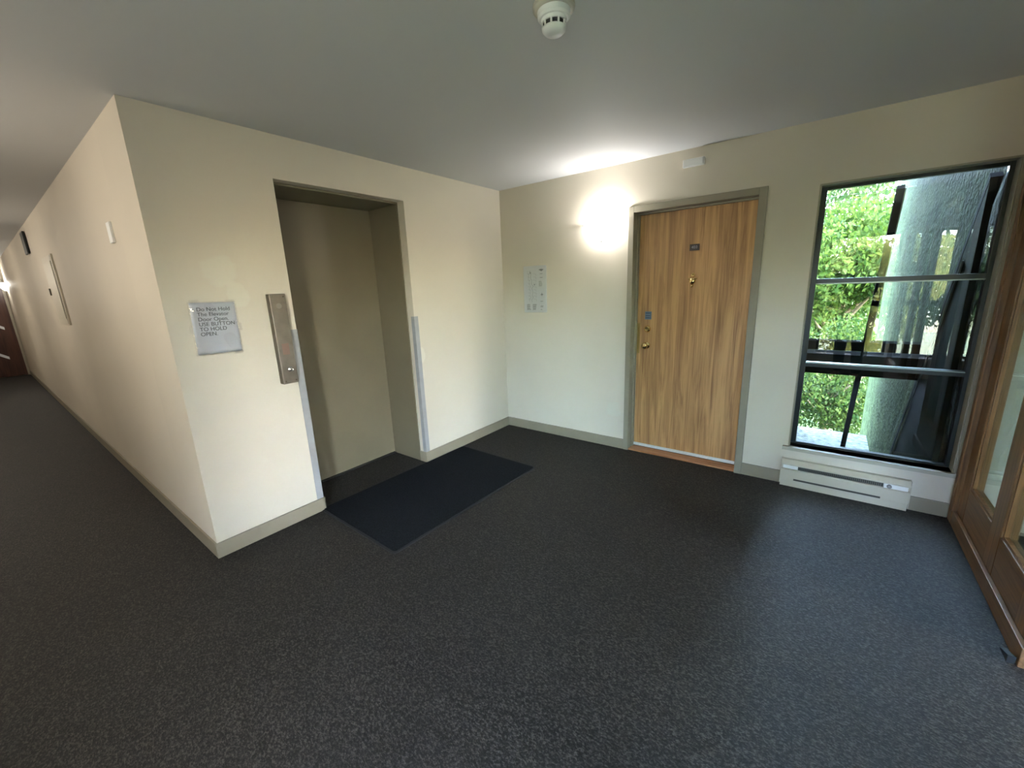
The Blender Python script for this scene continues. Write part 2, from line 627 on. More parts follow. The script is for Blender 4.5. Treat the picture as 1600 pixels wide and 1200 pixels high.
# call panel: stainless box beside the opening
cp = empty('call_panel', (0, -2.27, .955))
tag(cp, 'brushed stainless elevator call button box left of the elevator opening', 'elevator call panel')
PY0, PY1, PD = -2.318, -2.222, .048
b = bmesh.new()
box(b, .0005, PD, PY0, PY1, .955, 1.512)
part('housing', b, M_steel, cp, bevel=.004)
b = bmesh.new()
lathe(b, [(.017, 0), (.017, .004), (.014, .006), (.014, .003), (.011, .003), (.009, .007), (.004, .008)], (PD, -2.262, 1.045), 'X', 24)
part('call_button', b, M_chrome, cp, smooth=True, label='round chrome call button')
b = bmesh.new()
lathe(b, [(.016, 0), (.016, .0012)], (PD, -2.27, 1.44), 'X', 24)
part('indicator_lens', b, mat('dull_lens', (.34, .31, .27), .3, metal=.5), cp)
part('warning_print', B(PD, PD + .0006, -2.292, -2.250, 1.14, 1.21), mat('faint_red_print_on_steel', (.33, .22, .18), .4, metal=.6), cp,
     label='faded reddish printed square')
for yy in (PY0 + .016, PY1 - .016):
    for zz in (.972, 1.495):
        b = bmesh.new()
        lathe(b, [(.0035, 0), (.003, .0012)], (PD, yy, zz), 'X', 10)
        part('screw', b, M_chrome, cp)

# paper notice in a plastic sleeve
nt_ = empty('paper_notice', (.002, -2.602, 1.338))
tag(nt_, 'white paper notice in a clear sleeve about holding the elevator door, taped to the wall', 'notice')
nt_.rotation_euler = (math.radians(-1.0), 0, 0)


def local_part(name, bm, m, root, **k):
    o = obj(name, bm, m, root, **k)
    return o


def wavy_sheet(w, h, x0, amp, nx=14, nz=16, seed=1):
    bm = bmesh.new()
    rnd = random.Random(seed)
    ph = [rnd.uniform(0, 6) for _ in range(4)]
    rows = []
    for j in range(nz + 1):
        row = []
        for i in range(nx + 1):
            y = -w / 2 + w * i / nx
            z = -h / 2 + h * j / nz
            x = x0 + amp * (math.sin(9 * y / w + ph[0]) * math.cos(5 * z / h + ph[1]) + .6 * math.sin(14 * z / h + ph[2] + 8 * y / w)) + amp * 1.6
            row.append(bm.verts.new((x, y, z)))
        rows.append(row)
    for a, b2 in zip(rows, rows[1:]):
        for i in range(nx):
            bm.faces.new((a[i], a[i + 1], b2[i + 1], b2[i]))
    return bm


pap = local_part('paper_sheet', wavy_sheet(.216, .280, .0006, .0004), M_paper, nt_, smooth=True)
slv = local_part('plastic_sleeve', wavy_sheet(.229, .290, .0042, .0012, 20, 24, 5), M_sleeve, nt_, smooth=True)
for o_ in (pap, slv):
    s_ = o_.modifiers.new('solid', 'SOLIDIFY')
    s_.thickness = .0003
slv.location.y += -.002
RXM = Matrix(((0, 0, 1, 0), (1, 0, 0, 0), (0, 1, 0, 0), (0, 0, 0, 1)))   # text lying in the plane x = const, facing +x
text_mesh('printed_text', 'Do Not Hold\nThe Elevator\nDoor Open.\nUSE BUTTON\nTO HOLD\nOPEN.', .0290, M_ink, pap,
          Matrix.Translation((.0028, -.080, .118)) @ RXM, spacing=.93, sx=1.0, valign='TOP')
# strips of clear tape
for (yy, zz, a_) in ((-.085, .148, 3), (.085, .148, -4), (-.118, .0, 88), (.118, .0, 91), (.09, -.146, 2)):
    t_ = local_part('tape', B(-.0002, .0002, -.022, .022, -.007, .007), M_sleeve, nt_)
    t_.location = (.0065, yy, zz)
    t_.rotation_euler = (math.radians(a_), 0, 0)

# floor mat
mt = empty('door_mat', (.437, -1.483, 0), math.radians(-1.6))
tag(mt, 'dark navy rectangular entrance mat on the carpet in front of the elevator', 'mat')
MW, ML, MR = .880, 1.435, .03


def rrect(w, l, r, n=6):
    pts = []
    for cx_, cy_, a0 in ((w / 2 - r, l / 2 - r, 0), (-w / 2 + r, l / 2 - r, 90), (-w / 2 + r, -l / 2 + r, 180), (w / 2 - r, -l / 2 + r, 270)):
        for k in range(n + 1):
            a = math.radians(a0 + 90 * k / n)
            pts.append((cx_ + r * math.cos(a), cy_ + r * math.sin(a)))
    return pts


b = bmesh.new()
prism(b, [(x, y, .0005) for x, y in rrect(MW, ML, MR)], (0, 0, .004))
obj('rubber_backing', b, M_rubber, mt)
b = bmesh.new()
prism(b, [(x, y, .0045) for x, y in rrect(MW - .03, ML - .03, .02)], (0, 0, .005))
obj('fibre_pile', b, M_mat, mt, bevel=.002)

# ---------------------------------------------------------------- apartment door
dr = empty('door_1', (1.83, .11, 0))
tag(dr, 'oak veneer apartment door with brass knocker, deadbolt and knob', kind='structure')
DS = .110   # slab face
part('door_leaf', B(1.398, 2.262, DS, DS + .044, .026, 2.040), M_oak, dr, bevel=.001)
fr = bmesh.new()
PR = .016
FX1, FX2 = 1.345, 2.312
box(fr, FX1, 1.389, -PR, 0 - .0005, .0, 2.092)
box(fr, 2.262, FX2, -PR, 0 - .0005, .0, 2.092)
box(fr, 1.389, 2.262, -PR, 0 - .0005, 2.044, 2.092)
box(fr, DX1 + .0005, 1.389, -.0005, .20, 0, DH - .0005)
box(fr, 2.262, DX2 - .0005, -.0005, .20, 0, DH - .0005)
box(fr, 1.389, 2.262, -.0005, .20, 2.044, DH - .0005)
box(fr, 1.389, 1.401, .066, DS - .002, 0, 2.044)
box(fr, 2.250, 2.262, .066, DS - .002, 0, 2.044)
box(fr, 1.401, 2.250, .066, DS - .002, 2.032, 2.044)
part('door_frame', fr, M_trim2, dr, bevel=.0025)
part('threshold', B(1.3895, 2.2615, -.004, .105, 0.0003, .016), M_thr, dr, bevel=.003, label='orange brown wooden threshold')
part('door_sweep', B(1.402, 2.249, .096, .108, .022, .046), M_whitep, dr, bevel=.001, label='white door sweep strip')
# brass hardware


def knob(nm, x, z, big, label):
    bm = bmesh.new()
    if big:
        lathe(bm, [(.031, 0), (.031, -.003), (.027, -.008), (.013, -.012), (.011, -.030), (.018, -.038), (.0265, -.048), (.0275, -.056), (.024, -.066), (.013, -.070), (.004, -.071)],
              (x, DS, z), 'Y', 28)
    else:
        lathe(bm, [(.029, 0), (.029, -.004), (.025, -.012), (.018, -.016), (.017, -.017), (.016, -.014), (.004, -.014)], (x, DS, z), 'Y', 28)
    return part(nm, bm, M_brass if big else M_brass, dr, smooth=True, label=label)


knob('door_knob', 1.487, .958, True, 'round polished brass knob')
db = knob('deadbolt', 1.489, 1.100, False, 'round brass deadbolt')
part('key_slot', B(1.4875, 1.4905, DS - .0152, DS - .0135, 1.092, 1.108), M_dark, db)
part('latch_guard', B(1.4015, 1.426, DS - .005, DS - .0005, .885, 1.150), M_brassd, dr, bevel=.001, label='tall thin metal latch guard plate')
# knocker with viewer
kn = bmesh.new()
lathe(kn, [(.016, 0), (.016, -.006), (.009, -.008), (.008, -.004)], (1.838, DS, 1.537), 'Y', 20)
k_ = part('door_knocker', kn, M_brass, dr, smooth=True, label='small brass knocker with a viewer above')


def ball(x, y, z, rx, ry, rz):
    bm = bmesh.new()
    bmesh.ops.create_uvsphere(bm, u_segments=20, v_segments=14, radius=1)
    for v in bm.verts:
        v.co = Vector((x + v.co.x * rx, y + v.co.y * ry, z + v.co.z * rz))
    return bm


part('knocker_belly', ball(1.838, DS - .012, 1.490, .025, .017, .026), M_brass, k_, smooth=True)
part('knocker_flange', B(1.803, 1.873, DS - .022, DS - .0005, 1.504, 1.514), M_brass, k_, bevel=.004)
part('knocker_ball', ball(1.836, DS - .014, 1.452, .0125, .0125, .0125), M_brass, k_, smooth=True)
np_ = part('number_plate', B(1.800, 1.872, DS - .004, DS - .0003, 1.722, 1.770), M_plate, dr, bevel=.001, label='small dark number plate reading 403')
TXY = Matrix(((1, 0, 0, 0), (0, 0, -1, 0), (0, 1, 0, 0), (0, 0, 0, 1)))    # text facing -y
text_mesh('number', '403', .030, mat('dull_silver_print', (.42, .42, .46), .4), np_, Matrix.Translation((0, -.0028, 0)) @ TXY, 'CENTER')
st = part('sticker', B(1.464, 1.520, DS - .0012, DS - .0003, 1.182, 1.250), M_blue, dr, label='small blue grey security sticker')
b = bmesh.new()
for zz in (1.236, 1.214, 1.196):
    box(b, 1.470, 1.508, DS - .0016, DS - .0012, zz - .004, zz + .004)
box(b, 1.511, 1.514, DS - .0016, DS - .0012, 1.19, 1.244)
part('sticker_print', b, M_blued, st)

# ---------------------------------------------------------------- wall lamp
LX, LZ = 1.122, 2.005


def lamp(root, ox, oz, face=-1):
    """half bowl of frosted glass against a wall; built in coordinates relative to root, face = -1 opens to -y"""
    bm = bmesh.new()
    W, D, HH = .182, .105, .165
    nu, nv = 28, 12
    grid = []
    for j in range(nv + 1):
        t = j / nv
        z = -HH * (1 - (1 - t) ** 1.9) if False else -HH * t
        s = math.sqrt(max(0, 1 - (t) ** 1.7))
        row = []
        for i in range(nu + 1):
            a = PI * i / nu
            row.append(bm.verts.new((W * s * math.cos(a), face * (.006 + D * max(s, .06) * math.sin(a)), z)))
        grid.append(row)
    for a, b_ in zip(grid, grid[1:]):
        for i in range(nu):
            bm.faces.new((a[i], a[i + 1], b_[i + 1], b_[i]))
    bmesh.ops.remove_doubles(bm, verts=bm.verts, dist=.0004)
    o = obj('glass_bowl', bm, M_bowl, root, smooth=True)
    for (x, y, z) in ((-W + .002, .012, -.012), (0, D * .30, -HH + .006), (W * .62, D * .80, -.012)):
        bm = bmesh.new()
        lathe(bm, [(.003, -.008), (.007, -.004), (.007, .002), (.0035, .006), (.0035, .010)], (0, 0, 0), 'Y', 12)
        box(bm, -.003, .003, -.004, .004, -.010, .004)
        c = obj('clip', bm, M_clip, root)
        c.location = (x, face * (y + .012), z)
    bm = bmesh.new()
    box(bm, -.055, .055, *sorted((face * .0005, face * .012)), -.11, -.02)
    obj('back_plate', bm, M_white, root, bevel=.003)
    return root


wlamp = empty('wall_lamp', (LX, 0, LZ))
lamp(wlamp, LX, LZ)
tag(wlamp, 'glowing frosted glass half bowl wall lamp left of the oak door frame', 'wall lamp', 'half bowl wall lamps')


def lamp_light(root, face, power, col=(1, .95, .88)):
    d = bpy.data.lights.new('bulb', 'POINT')
    d.energy = power
    d.color = col
    d.shadow_soft_size = .03
    o = bpy.data.objects.new('bulb', d)
    C.objects.link(o)
    o.parent = root
    o.location = (.03, face * .085, -.025)
    return o


lamp_light(wlamp, -1, 8.5, (1.0, .985, .97))


def copy_tree(o, parent=None):
    c = o.copy()
    C.objects.link(c)
    c.parent = parent
    for ch in list(o.children):
        copy_tree(ch, c)
    return c


far_lamps = [(1.25, YR, PI, 'added unseen on the rear wall to light the elevator wall'),  # unseen lamp added to brighten the elevator wall and ceiling
             (-.55, YR, PI, 'on the rear wall facing the near end of the corridor wall'),
             (-4.1, YR, PI, 'on the rear wall about midway along the corridor'),
             (-7.6, YR, PI, 'on the rear wall deep in the corridor'),
             (-10.6, -L, 0, 'on the corridor wall just before its far end')]
for i, (x, y, rz, where) in enumerate(far_lamps):
    c = copy_tree(wlamp)
    c.location = (x, y, 1.98)
    c.rotation_euler = (0, 0, rz)
    c['label'] = 'glowing half bowl lamp ' + where
    for ch in c.children:
        if ch.type == 'LIGHT':
            ch.data = ch.data.copy()
            ch.data.energy = (4, 24, 21, 20, 13)[i]
            ch.data.color = (1.0, .93, .82)

# ---------------------------------------------------------------- evacuation plan on the back wall
pl = empty('evacuation_plan', (.402, 0, 1.468))
tag(pl, 'white floor plan sheet behind clear plastic, between the room corner and the wall lamp', 'floor plan')
b = bmesh.new()
pp = [(x, -.0008, z) for x, z in rrect(.268, .446, .012)]
prism(b, pp, (0, -.003, 0))
bo = obj('board', b, mat('plan_paper', (.72, .73, .73), .35), pl)
rnd = random.Random(4)
b = bmesh.new()


def ln(bm, x0, z0, x1, z1, w=.0022):
    d = Vector((x1 - x0, z1 - z0)).normalized() * (w / 2)
    nx, nz = -d.y, d.x
    prism(bm, [(x0 + nx, -.0038, z0 + nz), (x1 + nx, -.0038, z1 + nz), (x1 - nx, -.0038, z1 - nz), (x0 - nx, -.0038, z0 - nz)], (0, -.0006, 0))


# corridor outline that meanders down the sheet with rooms off it
path = [(-.045, .175), (-.060, .175), (-.060, .155), (-.045, .150), (-.050, .10), (-.035, .09), (-.040, .05), (-.020, .03), (-.040, .01), (-.025, -.02), (-.035, -.06), (-.020, -.075), (-.045, -.10), (-.035, -.12)]
for a_, b_ in zip(path, path[1:]):
    ln(b, *a_, *b_)
    ln(b, a_[0] - .028, a_[1], b_[0] - .028, b_[1], .0012)
for k in range(9):
    z = .15 - k * .03
    ln(b, -.085, z, -.055, z - .004, .0012)
    ln(b, -.020, z, .014, z - .006, .0012)
    ln(b, .014, z - .006, .014, z - .022, .0012)
for (x, z) in ((-.05, .16), (-.006, .045)):
    ln(b, x - .006, z, x + .006, z, .010)
obj('plan_drawing', b, M_inkl, bo)
for x0 in (-.100, -.030):
    b = bmesh.new()
    for k in range(7):
        ln(b, x0, -.145 - k * .0085, x0 + .040 + rnd.uniform(-.006, .008), -.145 - k * .0085, .0042)
    ln(b, x0 + .002, -.140, x0 + .002, -.205, .0012)
    obj('text_block', b, M_inkl, bo)
b = bmesh.new()
for k in range(6):
    ln(b, .048, .075 - k * .009, .048 + .040 - abs(k - 3) * .004, .075 - k * .009, .003)
ln(b, .050, .078, .050, .026, .0012)
obj('text_block', b, M_inkl, bo)
for (z, w) in ((.110, .03), (-.115, .03), (-.160, .034), (-.170, .03), (-.195, .02), (.145, .03)):
    b = bmesh.new()
    ln(b, .060, z, .060 + w, z, .0042)
    obj('text_line', b, M_inkl, bo)
b = bmesh.new()
prism(b, [(.045, -.0038, .185), (.075, -.0038, .192), (.105, -.0038, .185), (.078, -.0038, .168)], (0, -.0006, 0))
obj('emblem', b, M_inkl, bo)
b = bmesh.new()
prism(b, [(.060, -.0038, -.050), (.076, -.0038, -.046), (.080, -.0038, -.030), (.084, -.0038, -.046), (.100, -.0038, -.050), (.084, -.0038, -.055), (.080, -.0038, -.070), (.076, -.0038, -.055)], (0, -.0006, 0))
obj('compass_star', b, M_inkl, bo)
b = bmesh.new()
prism(b, [(x, -.0050, z) for x, z in rrect(.272, .450, .012)], (0, -.001, 0))
obj('clear_cover', b, M_sleeve, pl)

# small white box above the door
sb = empty('alarm_sensor', (1.826, 0, 2.328))
tag(sb, 'small white plastic box high on the wall above the oak door', 'sensor')
b = bmesh.new()
box(b, -.074, .074, -.030, -.0005, -.026, .026)
obj('housing', b, M_white, sb, bevel=.004)
obj('face_plate', B(-.066, .066, -.033, -.030, -.018, .024), M_white, sb, bevel=.001)

# ---------------------------------------------------------------- window 1
w1 = empty('window_1', (3.017, .10, WZ1))
tag(w1, 'black framed three light window with dark rails beside the glazed partition', kind='structure')
GY0, GY1 = .085, .125
b = bmesh.new()
IX1, IX2, IZ1, IZ2 = WX1 + .034, WX2 - .026, WZ1 + .014, WZ2 - .024
box(b, WX1 + .0005, IX1, GY0, GY1, WZ1 + .0005, WZ2 - .0005)
box(b, IX2, WX2 - .0005, GY0, GY1, WZ1 + .0005, WZ2 - .0005)
box(b, IX1, IX2, GY0, GY1, WZ1 + .0005, IZ1)
box(b, IX1, IX2, GY0, GY1, IZ2, WZ2 - .0005)
box(b, IX1, IX2, GY0 - .006, GY1, 1.440, 1.472)
box(b, IX1, IX2, GY0 - .006, GY1, .872, .906)
part('window_frame', b, M_frame, w1, bevel=.002)
b = bmesh.new()
box(b, IX1, IX2, GY0 - .012, GY0 - .0065, 1.436, 1.443)
part('rail_strip', b, mat('highlight_grey_metal', (.30, .33, .30), .35, metal=.6), w1, label='thin grey strip painting the highlight under the upper rail')  # the rail's highlight is put into this pale strip
b = bmesh.new()
box(b, IX1, IX2, GY0 - .012, GY0 - .0065, .898, .903)
part('rail_strip', b, MATS['highlight_grey_metal'], w1, label='thin shiny grey strip on the lower rail')
for i, (z0, z1) in enumerate(((IZ1, .872), (.906, 1.440), (1.472, IZ2))):
    part('glass_pane', B(IX1 - .004, IX2 + .004, .1045, .1055, z0 - .003, z1 + .003), M_glass, w1)
# sill and casing
b = bmesh.new()
box(b, 2.562, 3.442, -.026, GY0, WZ1 - .022, WZ1 + .0)
part('window_sill', b, M_trim, w1, bevel=.003)
part('sill_edge', B(2.5605, 3.4435, -.031, -.0265, WZ1 - .024, WZ1 + .001), mat('pale_trim_edge', (.40, .37, .30), .5), w1, label='paler front edge of the sill')  # front edge in a paler colour than the sill top
b = bmesh.new()
box(b, WX2, WX2 + .016, -.008, -.0005, WZ1, WZ2 + .006)
box(b, WX1 - .006, WX1 + .004, -.003, .084, WZ1 + .001, WZ2)
box(b, WX2 - .006, WX2 - .0005, -.003, .084, WZ1 + .001, WZ2)
box(b, WX1 - .006, WX2, -.003, .084, WZ2 - .006, WZ2 + .004)
part('casing', b, M_trim2, w1, bevel=.001)

# ---------------------------------------------------------------- sloped dark outer glazing beyond window 1
SL0 = Vector((0, .262, 1.80))
sg = empty('sloped_glazing', (3.0, .9, .9))
tag(sg, 'dark framed sloped outer glazing seen through the window by the partition', 'outer glazing')
sy = lambda z: (2.162 - z) / 1.371     # slope line y(z)


def slope_bar(bm, x0, x1, z0, z1, th=.045):
    y0, y1 = sy(z0), sy(z1)
    n = Vector((0, 1.371, 1)).normalized() * th
    prism(bm, [(x0, y0, z0), (x1, y0, z0), (x1, y1, z1), (x0, y1, z1)], n)


XM0, XM1, XS0, XS1 = 2.972, 3.010, 2.46, 3.353
b = bmesh.new()
slope_bar(b, XM0, XM1, 1.985, -.30)
slope_bar(b, XS0, XS0 + .05, 1.985, -.30)
slope_bar(b, XS1 - .0, XS1 + .05, 1.985, -.30)
part('rafter_bars', b, M_rail, sg)
b = bmesh.new()
slope_bar(b, XS0 + .05, XM0, .955, .875, .03)
slope_bar(b, XM1, XS1, .955, .875, .03)
slope_bar(b, XS0 + .05, XM0, .835, .635, .05)
slope_bar(b, XM1, XS1, .835, .635, .05)
part('cross_rail', b, M_rail, sg)
b = bmesh.new()
slope_bar(b, XM1 + .0, XM1 + .006, 1.985, .96, .02)
part('edge_strip', b, mat('painted_highlight_strip', (.55, .60, .52), .6), sg, label='pale strip painting a highlight along the middle bar')  # bright line on the bar is a highlight put into the colour
for (xa, xb) in ((XS0 + .05, XM0), (XM1 + .001, XS1)):
    for (za, zb) in ((1.98, .956), (.634, -.30)):
        n_ = Vector((0, 1.371, 1)).normalized() * .02
        b = bmesh.new()
        prism(b, [Vector((x_, sy(z_), z_)) + n_ for x_, z_ in ((xa, za), (xb, za), (xb, zb), (xa, zb))], n_ * .05)
        part('glass_pane', b, M_slope, sg)
# cheek board that closes the side between wall and slope
b = bmesh.new()
prism(b, [(XS1 + .001, .131, 1.98), (XS1 + .001, sy(-.30), -.30), (XS1 + .001, .131, -.30)], (.03, 0, 0))
prism(b, [(XS0 - .031, .131, 1.98), (XS0 - .031, sy(-.30), -.30), (XS0 - .031, .131, -.30)], (.03, 0, 0))
part('cheek_board', b, M_cheek, sg)
b = bmesh.new()
tube(b, [(XS1 - .004, sy(1.6) - .07, 1.55), (XS1 - .004, sy(-.2) - .07, -.25)], .006, 6)
part('cable', b, mat('grey_cable', (.09, .11, .10), .6), sg)
part('base_plate', B(XS0, XS1, .131, sy(-.3) + .05, -.34, -.301), M_rail, sg)

# concrete fins that flank the light well outside the window
struct('wall_fin_right', B(3.42, 3.60, .131, 6.0, -3.0, 5.5), M_conc, 'mossy grey green concrete wall seen outside through the window')
struct('wall_fin_left', B(2.24, 2.42, .131, 4.9, -3.0, 5.5), M_conc, 'second mossy concrete wall outside, left of the window')

# unseen wall added above the window to shade the light well
struct('wall_shade_added', B(-12, XV, 0, .131, H + .151, 5.5), M_conc, 'unseen wall added above to shade the light well')

# ---------------------------------------------------------------- heater
ht = empty('baseboard_heater', (2.914, 0, .02))
tag(ht, 'beige electric baseboard heater under the window, thermostat knob at its right end', 'heater')
HX0, HX1, HD = 2.570, 3.260, .060
b = bmesh.new()
prism(b, [(HX0, -.0005, .030), (HX0, -HD + .012, .030), (HX0, -HD + .012, .05), (HX0, -HD, .055), (HX0, -HD, .130), (HX0, -HD + .006, .136),
          (HX0, -HD + .016, .137), (HX0, -HD + .016, .160), (HX0, -HD + .003, .166), (HX0, -HD + .003, .176), (HX0, -.030, .200), (HX0, -.0005, .200)], (HX1 - HX0, 0, 0))
part('housing', b, M_beige, ht, bevel=.001)
part('end_cap', B(HX0 - .003, HX0 + .001, -HD - .002, -.0005, .026, .203), M_beige, ht, bevel=.001)
part('end_cap', B(HX1 - .001, HX1 + .003, -HD - .002, -.0005, .026, .203), M_beige, ht, bevel=.001)
part('blank_plate', B(HX0 + .012, HX0 + .100, -HD - .001, -HD + .018, .142, .166), M_white, ht, bevel=.001, label='white blank end plate')
tp = part('thermostat_plate', B(HX1 - .128, HX1 - .012, -HD - .001, -HD + .018, .138, .166), M_white, ht, bevel=.001, label='white thermostat plate')
b = bmesh.new()
lathe(b, [(.0125, 0), (.0125, -.006), (.010, -.010), (.004, -.0105)], (HX1 - .102, -HD - .001, .152), 'Y', 20)
part('thermostat_knob', b, mat('grey_knob', (.26, .25, .23), .5), tp, smooth=True)
b = bmesh.new()
box(b, HX0 + .102, HX1 - .130, -HD + .008, -HD + .0155, .139, .163)
gr = part('grille', b, M_heatg, ht)
b = bmesh.new()
for k in range(44):
    x = HX0 + .108 + k * .0102
    box(b, x, x + .0022, -HD + .004, -HD + .009, .139, .163)
part('grille_fins', b, mat('heater_fin_metal', (.16, .15, .13), .4, metal=.5), gr)
part('lower_slot', B(HX0 + .082, HX1 - .135, -HD - .0006, -HD + .001, .056, .069), M_heatg, ht, label='dark lower air slot')
part('foot_rail', B(HX0 + .002, HX1 - .002, -HD + .014, -.001, .0, .0295), M_beige, ht)

# ---------------------------------------------------------------- wooden glazed partition
pt = empty('glazed_partition', (RX, -1.5, 0))
tag(pt, 'brown stained wooden partition with tall glass panes at the right edge of the lobby', 'glazed partition')
PX0, PX1 = RX - .0, RX + .055
TOP = 2.128
b = bmesh.new()
box(b, RX - .022, RX + .07, -.085, -.013, 0, TOP)
part('jamb', b, M_oakv, pt, bevel=.003)
b = bmesh.new()
box(b, RX - .030, RX - .022, -.094, -.084, 0.09, TOP - .04)
part('bead', b, M_oakv, pt, bevel=.002)


def stile(y0, y1):
    part('stile', B(PX0, PX1, y0, y1, .0, TOP), M_oakv, pt, bevel=.003)


stile(-.205, -.0855)
stile(-.755, -.612)
stile(-1.27, -1.09)
stile(-2.36, -2.26)
stile(-3.08, -2.94)
stile(YR + .002, YR + .12)
b = bmesh.new()
for y0, y1 in ((-.612, -.205), (-1.09, -.755), (-2.94, -2.36), (YR + .12, -3.08)):
    box(b, PX0 + .001, PX1 - .001, y0, y1, .0, .285)
part('bottom_rail', b, M_oakh, pt, bevel=.002)
b = bmesh.new()
for y0, y1 in ((-.612, -.205), (-1.09, -.755), (-2.94, -2.36), (YR + .12, -3.08)):
    box(b, PX0 + .001, PX1 - .001, y0, y1, TOP - .13, TOP)
part('top_rail', b, M_oakh, pt, bevel=.002)
part('kick_board', B(RX - .020, RX - .0005, -1.27, -.086, .0, .085), M_oakh, pt, bevel=.003)
part('door_header', B(PX0 + .001, PX1 - .001, -2.26, -1.27, TOP - .06, TOP), M_oakh, pt)
for y0, y1 in ((-.612, -.205), (-1.09, -.755), (-2.94, -2.36), (YR + .12, -3.08)):
    part('glass_pane', B(RX + .026, RX + .029, y0 - .003, y1 + .003, .282, TOP - .127), M_glass2, pt)
b = bmesh.new()
for y0, y1 in ((-.612, -.205), (-1.09, -.755), (-2.94, -2.36)):
    for (a0, a1, z0, z1) in ((y0, y1, .285, .297), (y0, y1, TOP - .142, TOP - .13), (y0, y0 + .012, .297, TOP - .142), (y1 - .012, y1, .297, TOP - .142)):
        box(b, RX + .008, RX + .025, a0, a1, z0, z1)
part('glazing_bead', b, M_oakv, pt)
# small black rubber wedge at the partition foot
b = bmesh.new()
prism(b, [(RX - .024, -1.175, .0005), (RX - .024, -1.262, .0005), (RX - .024, -1.262, .034)], (-.022, 0, 0))
tag(obj('door_wedge', b, M_rubber), 'small black wedge on the carpet at the foot of the glazed partition', 'door wedge')

# ---------------------------------------------------------------- window 2 (rear wall, seen as a reflection, lights the lobby)
def dark_window(name, label, axis, c, a0, a1, mid=True):
    """dark framed window set in a wall; axis 'y' = wall plane y = c with the outside at y < c, 'x' = outside at x > c"""
    root = empty(name, (0, 0, 0))
    tag(root, label, kind='structure')
    z0, z1 = .30, 2.05

    def bx(bm, u0, u1, d0, d1, zz0, zz1):
        if axis == 'y':
            box(bm, u0, u1, c - d1, c - d0, zz0, zz1)
        else:
            box(bm, c + d0, c + d1, u0, u1, zz0, zz1)
    bm = bmesh.new()
    bx(bm, a0 + .0005, a0 + .035, .09, .13, z0 + .0005, z1 - .0005)
    bx(bm, a1 - .035, a1 - .0005, .09, .13, z0 + .0005, z1 - .0005)
    bx(bm, a0 + .035, a1 - .035, .09, .13, z0 + .0005, z0 + .035)
    bx(bm, a0 + .035, a1 - .035, .09, .13, z1 - .035, z1 - .0005)
    bx(bm, a0 + .035, a1 - .035, .09, .13, 1.02, 1.10)
    part('window_frame', bm, M_frame, root)
    for zz0, zz1 in ((.332, 1.022), (1.098, 2.018)):
        bm = bmesh.new()
        bx(bm, a0 + .032, a1 - .032, .109, .111, zz0, zz1)
        part('glass_pane', bm, M_glass, root)
    bm = bmesh.new()
    bx(bm, a0 - .02, a1 + .02, -.03, .088, .278, .2995)
    part('window_sill', bm, M_whitep, root)
    return root


dark_window('window_2', 'dark framed window in the rear wall, seen mirrored in the other window', 'y', YR, RWX1, RWX2)
dark_window('window_3_added', 'unseen dark framed window added beyond the partition to light the lobby', 'y', YR, 3.75, 4.45)  # unseen window added to let more daylight through the open doorway

dark_window('window_4_added', 'unseen dark framed window added on the far side beyond the partition for light', 'x', XV, -2.12, -1.80)  # unseen window added to send daylight across to the elevator
# ---------------------------------------------------------------- smoke detector
sd_ = empty('smoke_detector', (1.862, -2.006, H))
tag(sd_, 'round off white smoke detector on the lobby ceiling', 'smoke detector', 'smoke detectors')
b = bmesh.new()
lathe(b, [(.072, -.0005), (.072, -.014), (.066, -.020), (.058, -.022)], (0, 0, 0), 'Z', 40)
obj('mounting_base', b, M_det, sd_, smooth=False, bevel=.002)
b = bmesh.new()
lathe(b, [(.057, -.022), (.056, -.038), (.050, -.044), (.044, -.045), (.043, -.056)], (0, 0, 0), 'Z', 40)
bd = obj('body', b, M_white, sd_)
b = bmesh.new()
lathe(b, [(.038, -.056), (.038, -.066), (.036, -.070)], (0, 0, 0), 'Z', 40)
obj('vent_ring', b, M_dark, bd)
b = bmesh.new()
for k in range(10):
    a = 2 * PI * k / 10
    c_, s_ = math.cos(a), math.sin(a)
    tube(b, [(.040 * c_, .040 * s_, -.054), (.039 * c_, .039 * s_, -.070)], .0035, 6)
obj('vent_rib', b, M_white, bd)
b = bmesh.new()
lathe(b, [(.042, -.070), (.041, -.076), (.033, -.084), (.018, -.089), (.004, -.090)], (0, 0, 0), 'Z', 40)
obj('cap', b, M_white, sd_, smooth=True)

c = copy_tree(sd_)
c.location = (-7.4, -3.05, H)
c['label'] = 'round smoke detector on the ceiling deep in the corridor'

# ---------------------------------------------------------------- things on the corridor wall
o = obj('wall_switch', B(-.715, -.640, -L - .014, -L - .0005, 1.840, 1.955), M_white, bevel=.002)
tag(o, 'small white plastic wall box high on the corridor wall near its corner', 'wall box')
pn = empty('electrical_panel', (-3.62, -L, 1.64))
tag(pn, 'cream painted electrical panel cabinet on the corridor wall', 'electrical panel')
pn_m = mat('panel_cream_paint', (.60, .55, .44), .45)
part('cabinet', B(-3.97, -3.27, -L - .016, -L - .0005, 1.30, 1.98), pn_m, pn, bevel=.002)
pd_ = part('panel_door', B(-3.90, -3.34, -L - .022, -L - .0165, 1.36, 1.92), pn_m, pn, bevel=.002)
part('latch', B(-3.885, -3.86, -L - .034, -L - .0222, 1.60, 1.67), M_clip, pd_)
part('hinge_gap', B(-3.315, -3.305, -L - .0175, -L - .0160, 1.31, 1.97), M_clip, pn, label='dark gap along the cabinet edge')
es = empty('wall_board', (-5.08, -L, 2.23))
tag(es, 'thin dark framed board high on the corridor wall near the ceiling', 'board')
part('sign_board', B(-5.20, -4.92, -L - .026, -L - .008, 2.11, 2.36), M_frame, es, bevel=.003)
part('bracket', B(-5.09, -5.07, -L - .0078, -L - .0005, 2.17, 2.30), M_clip, es)

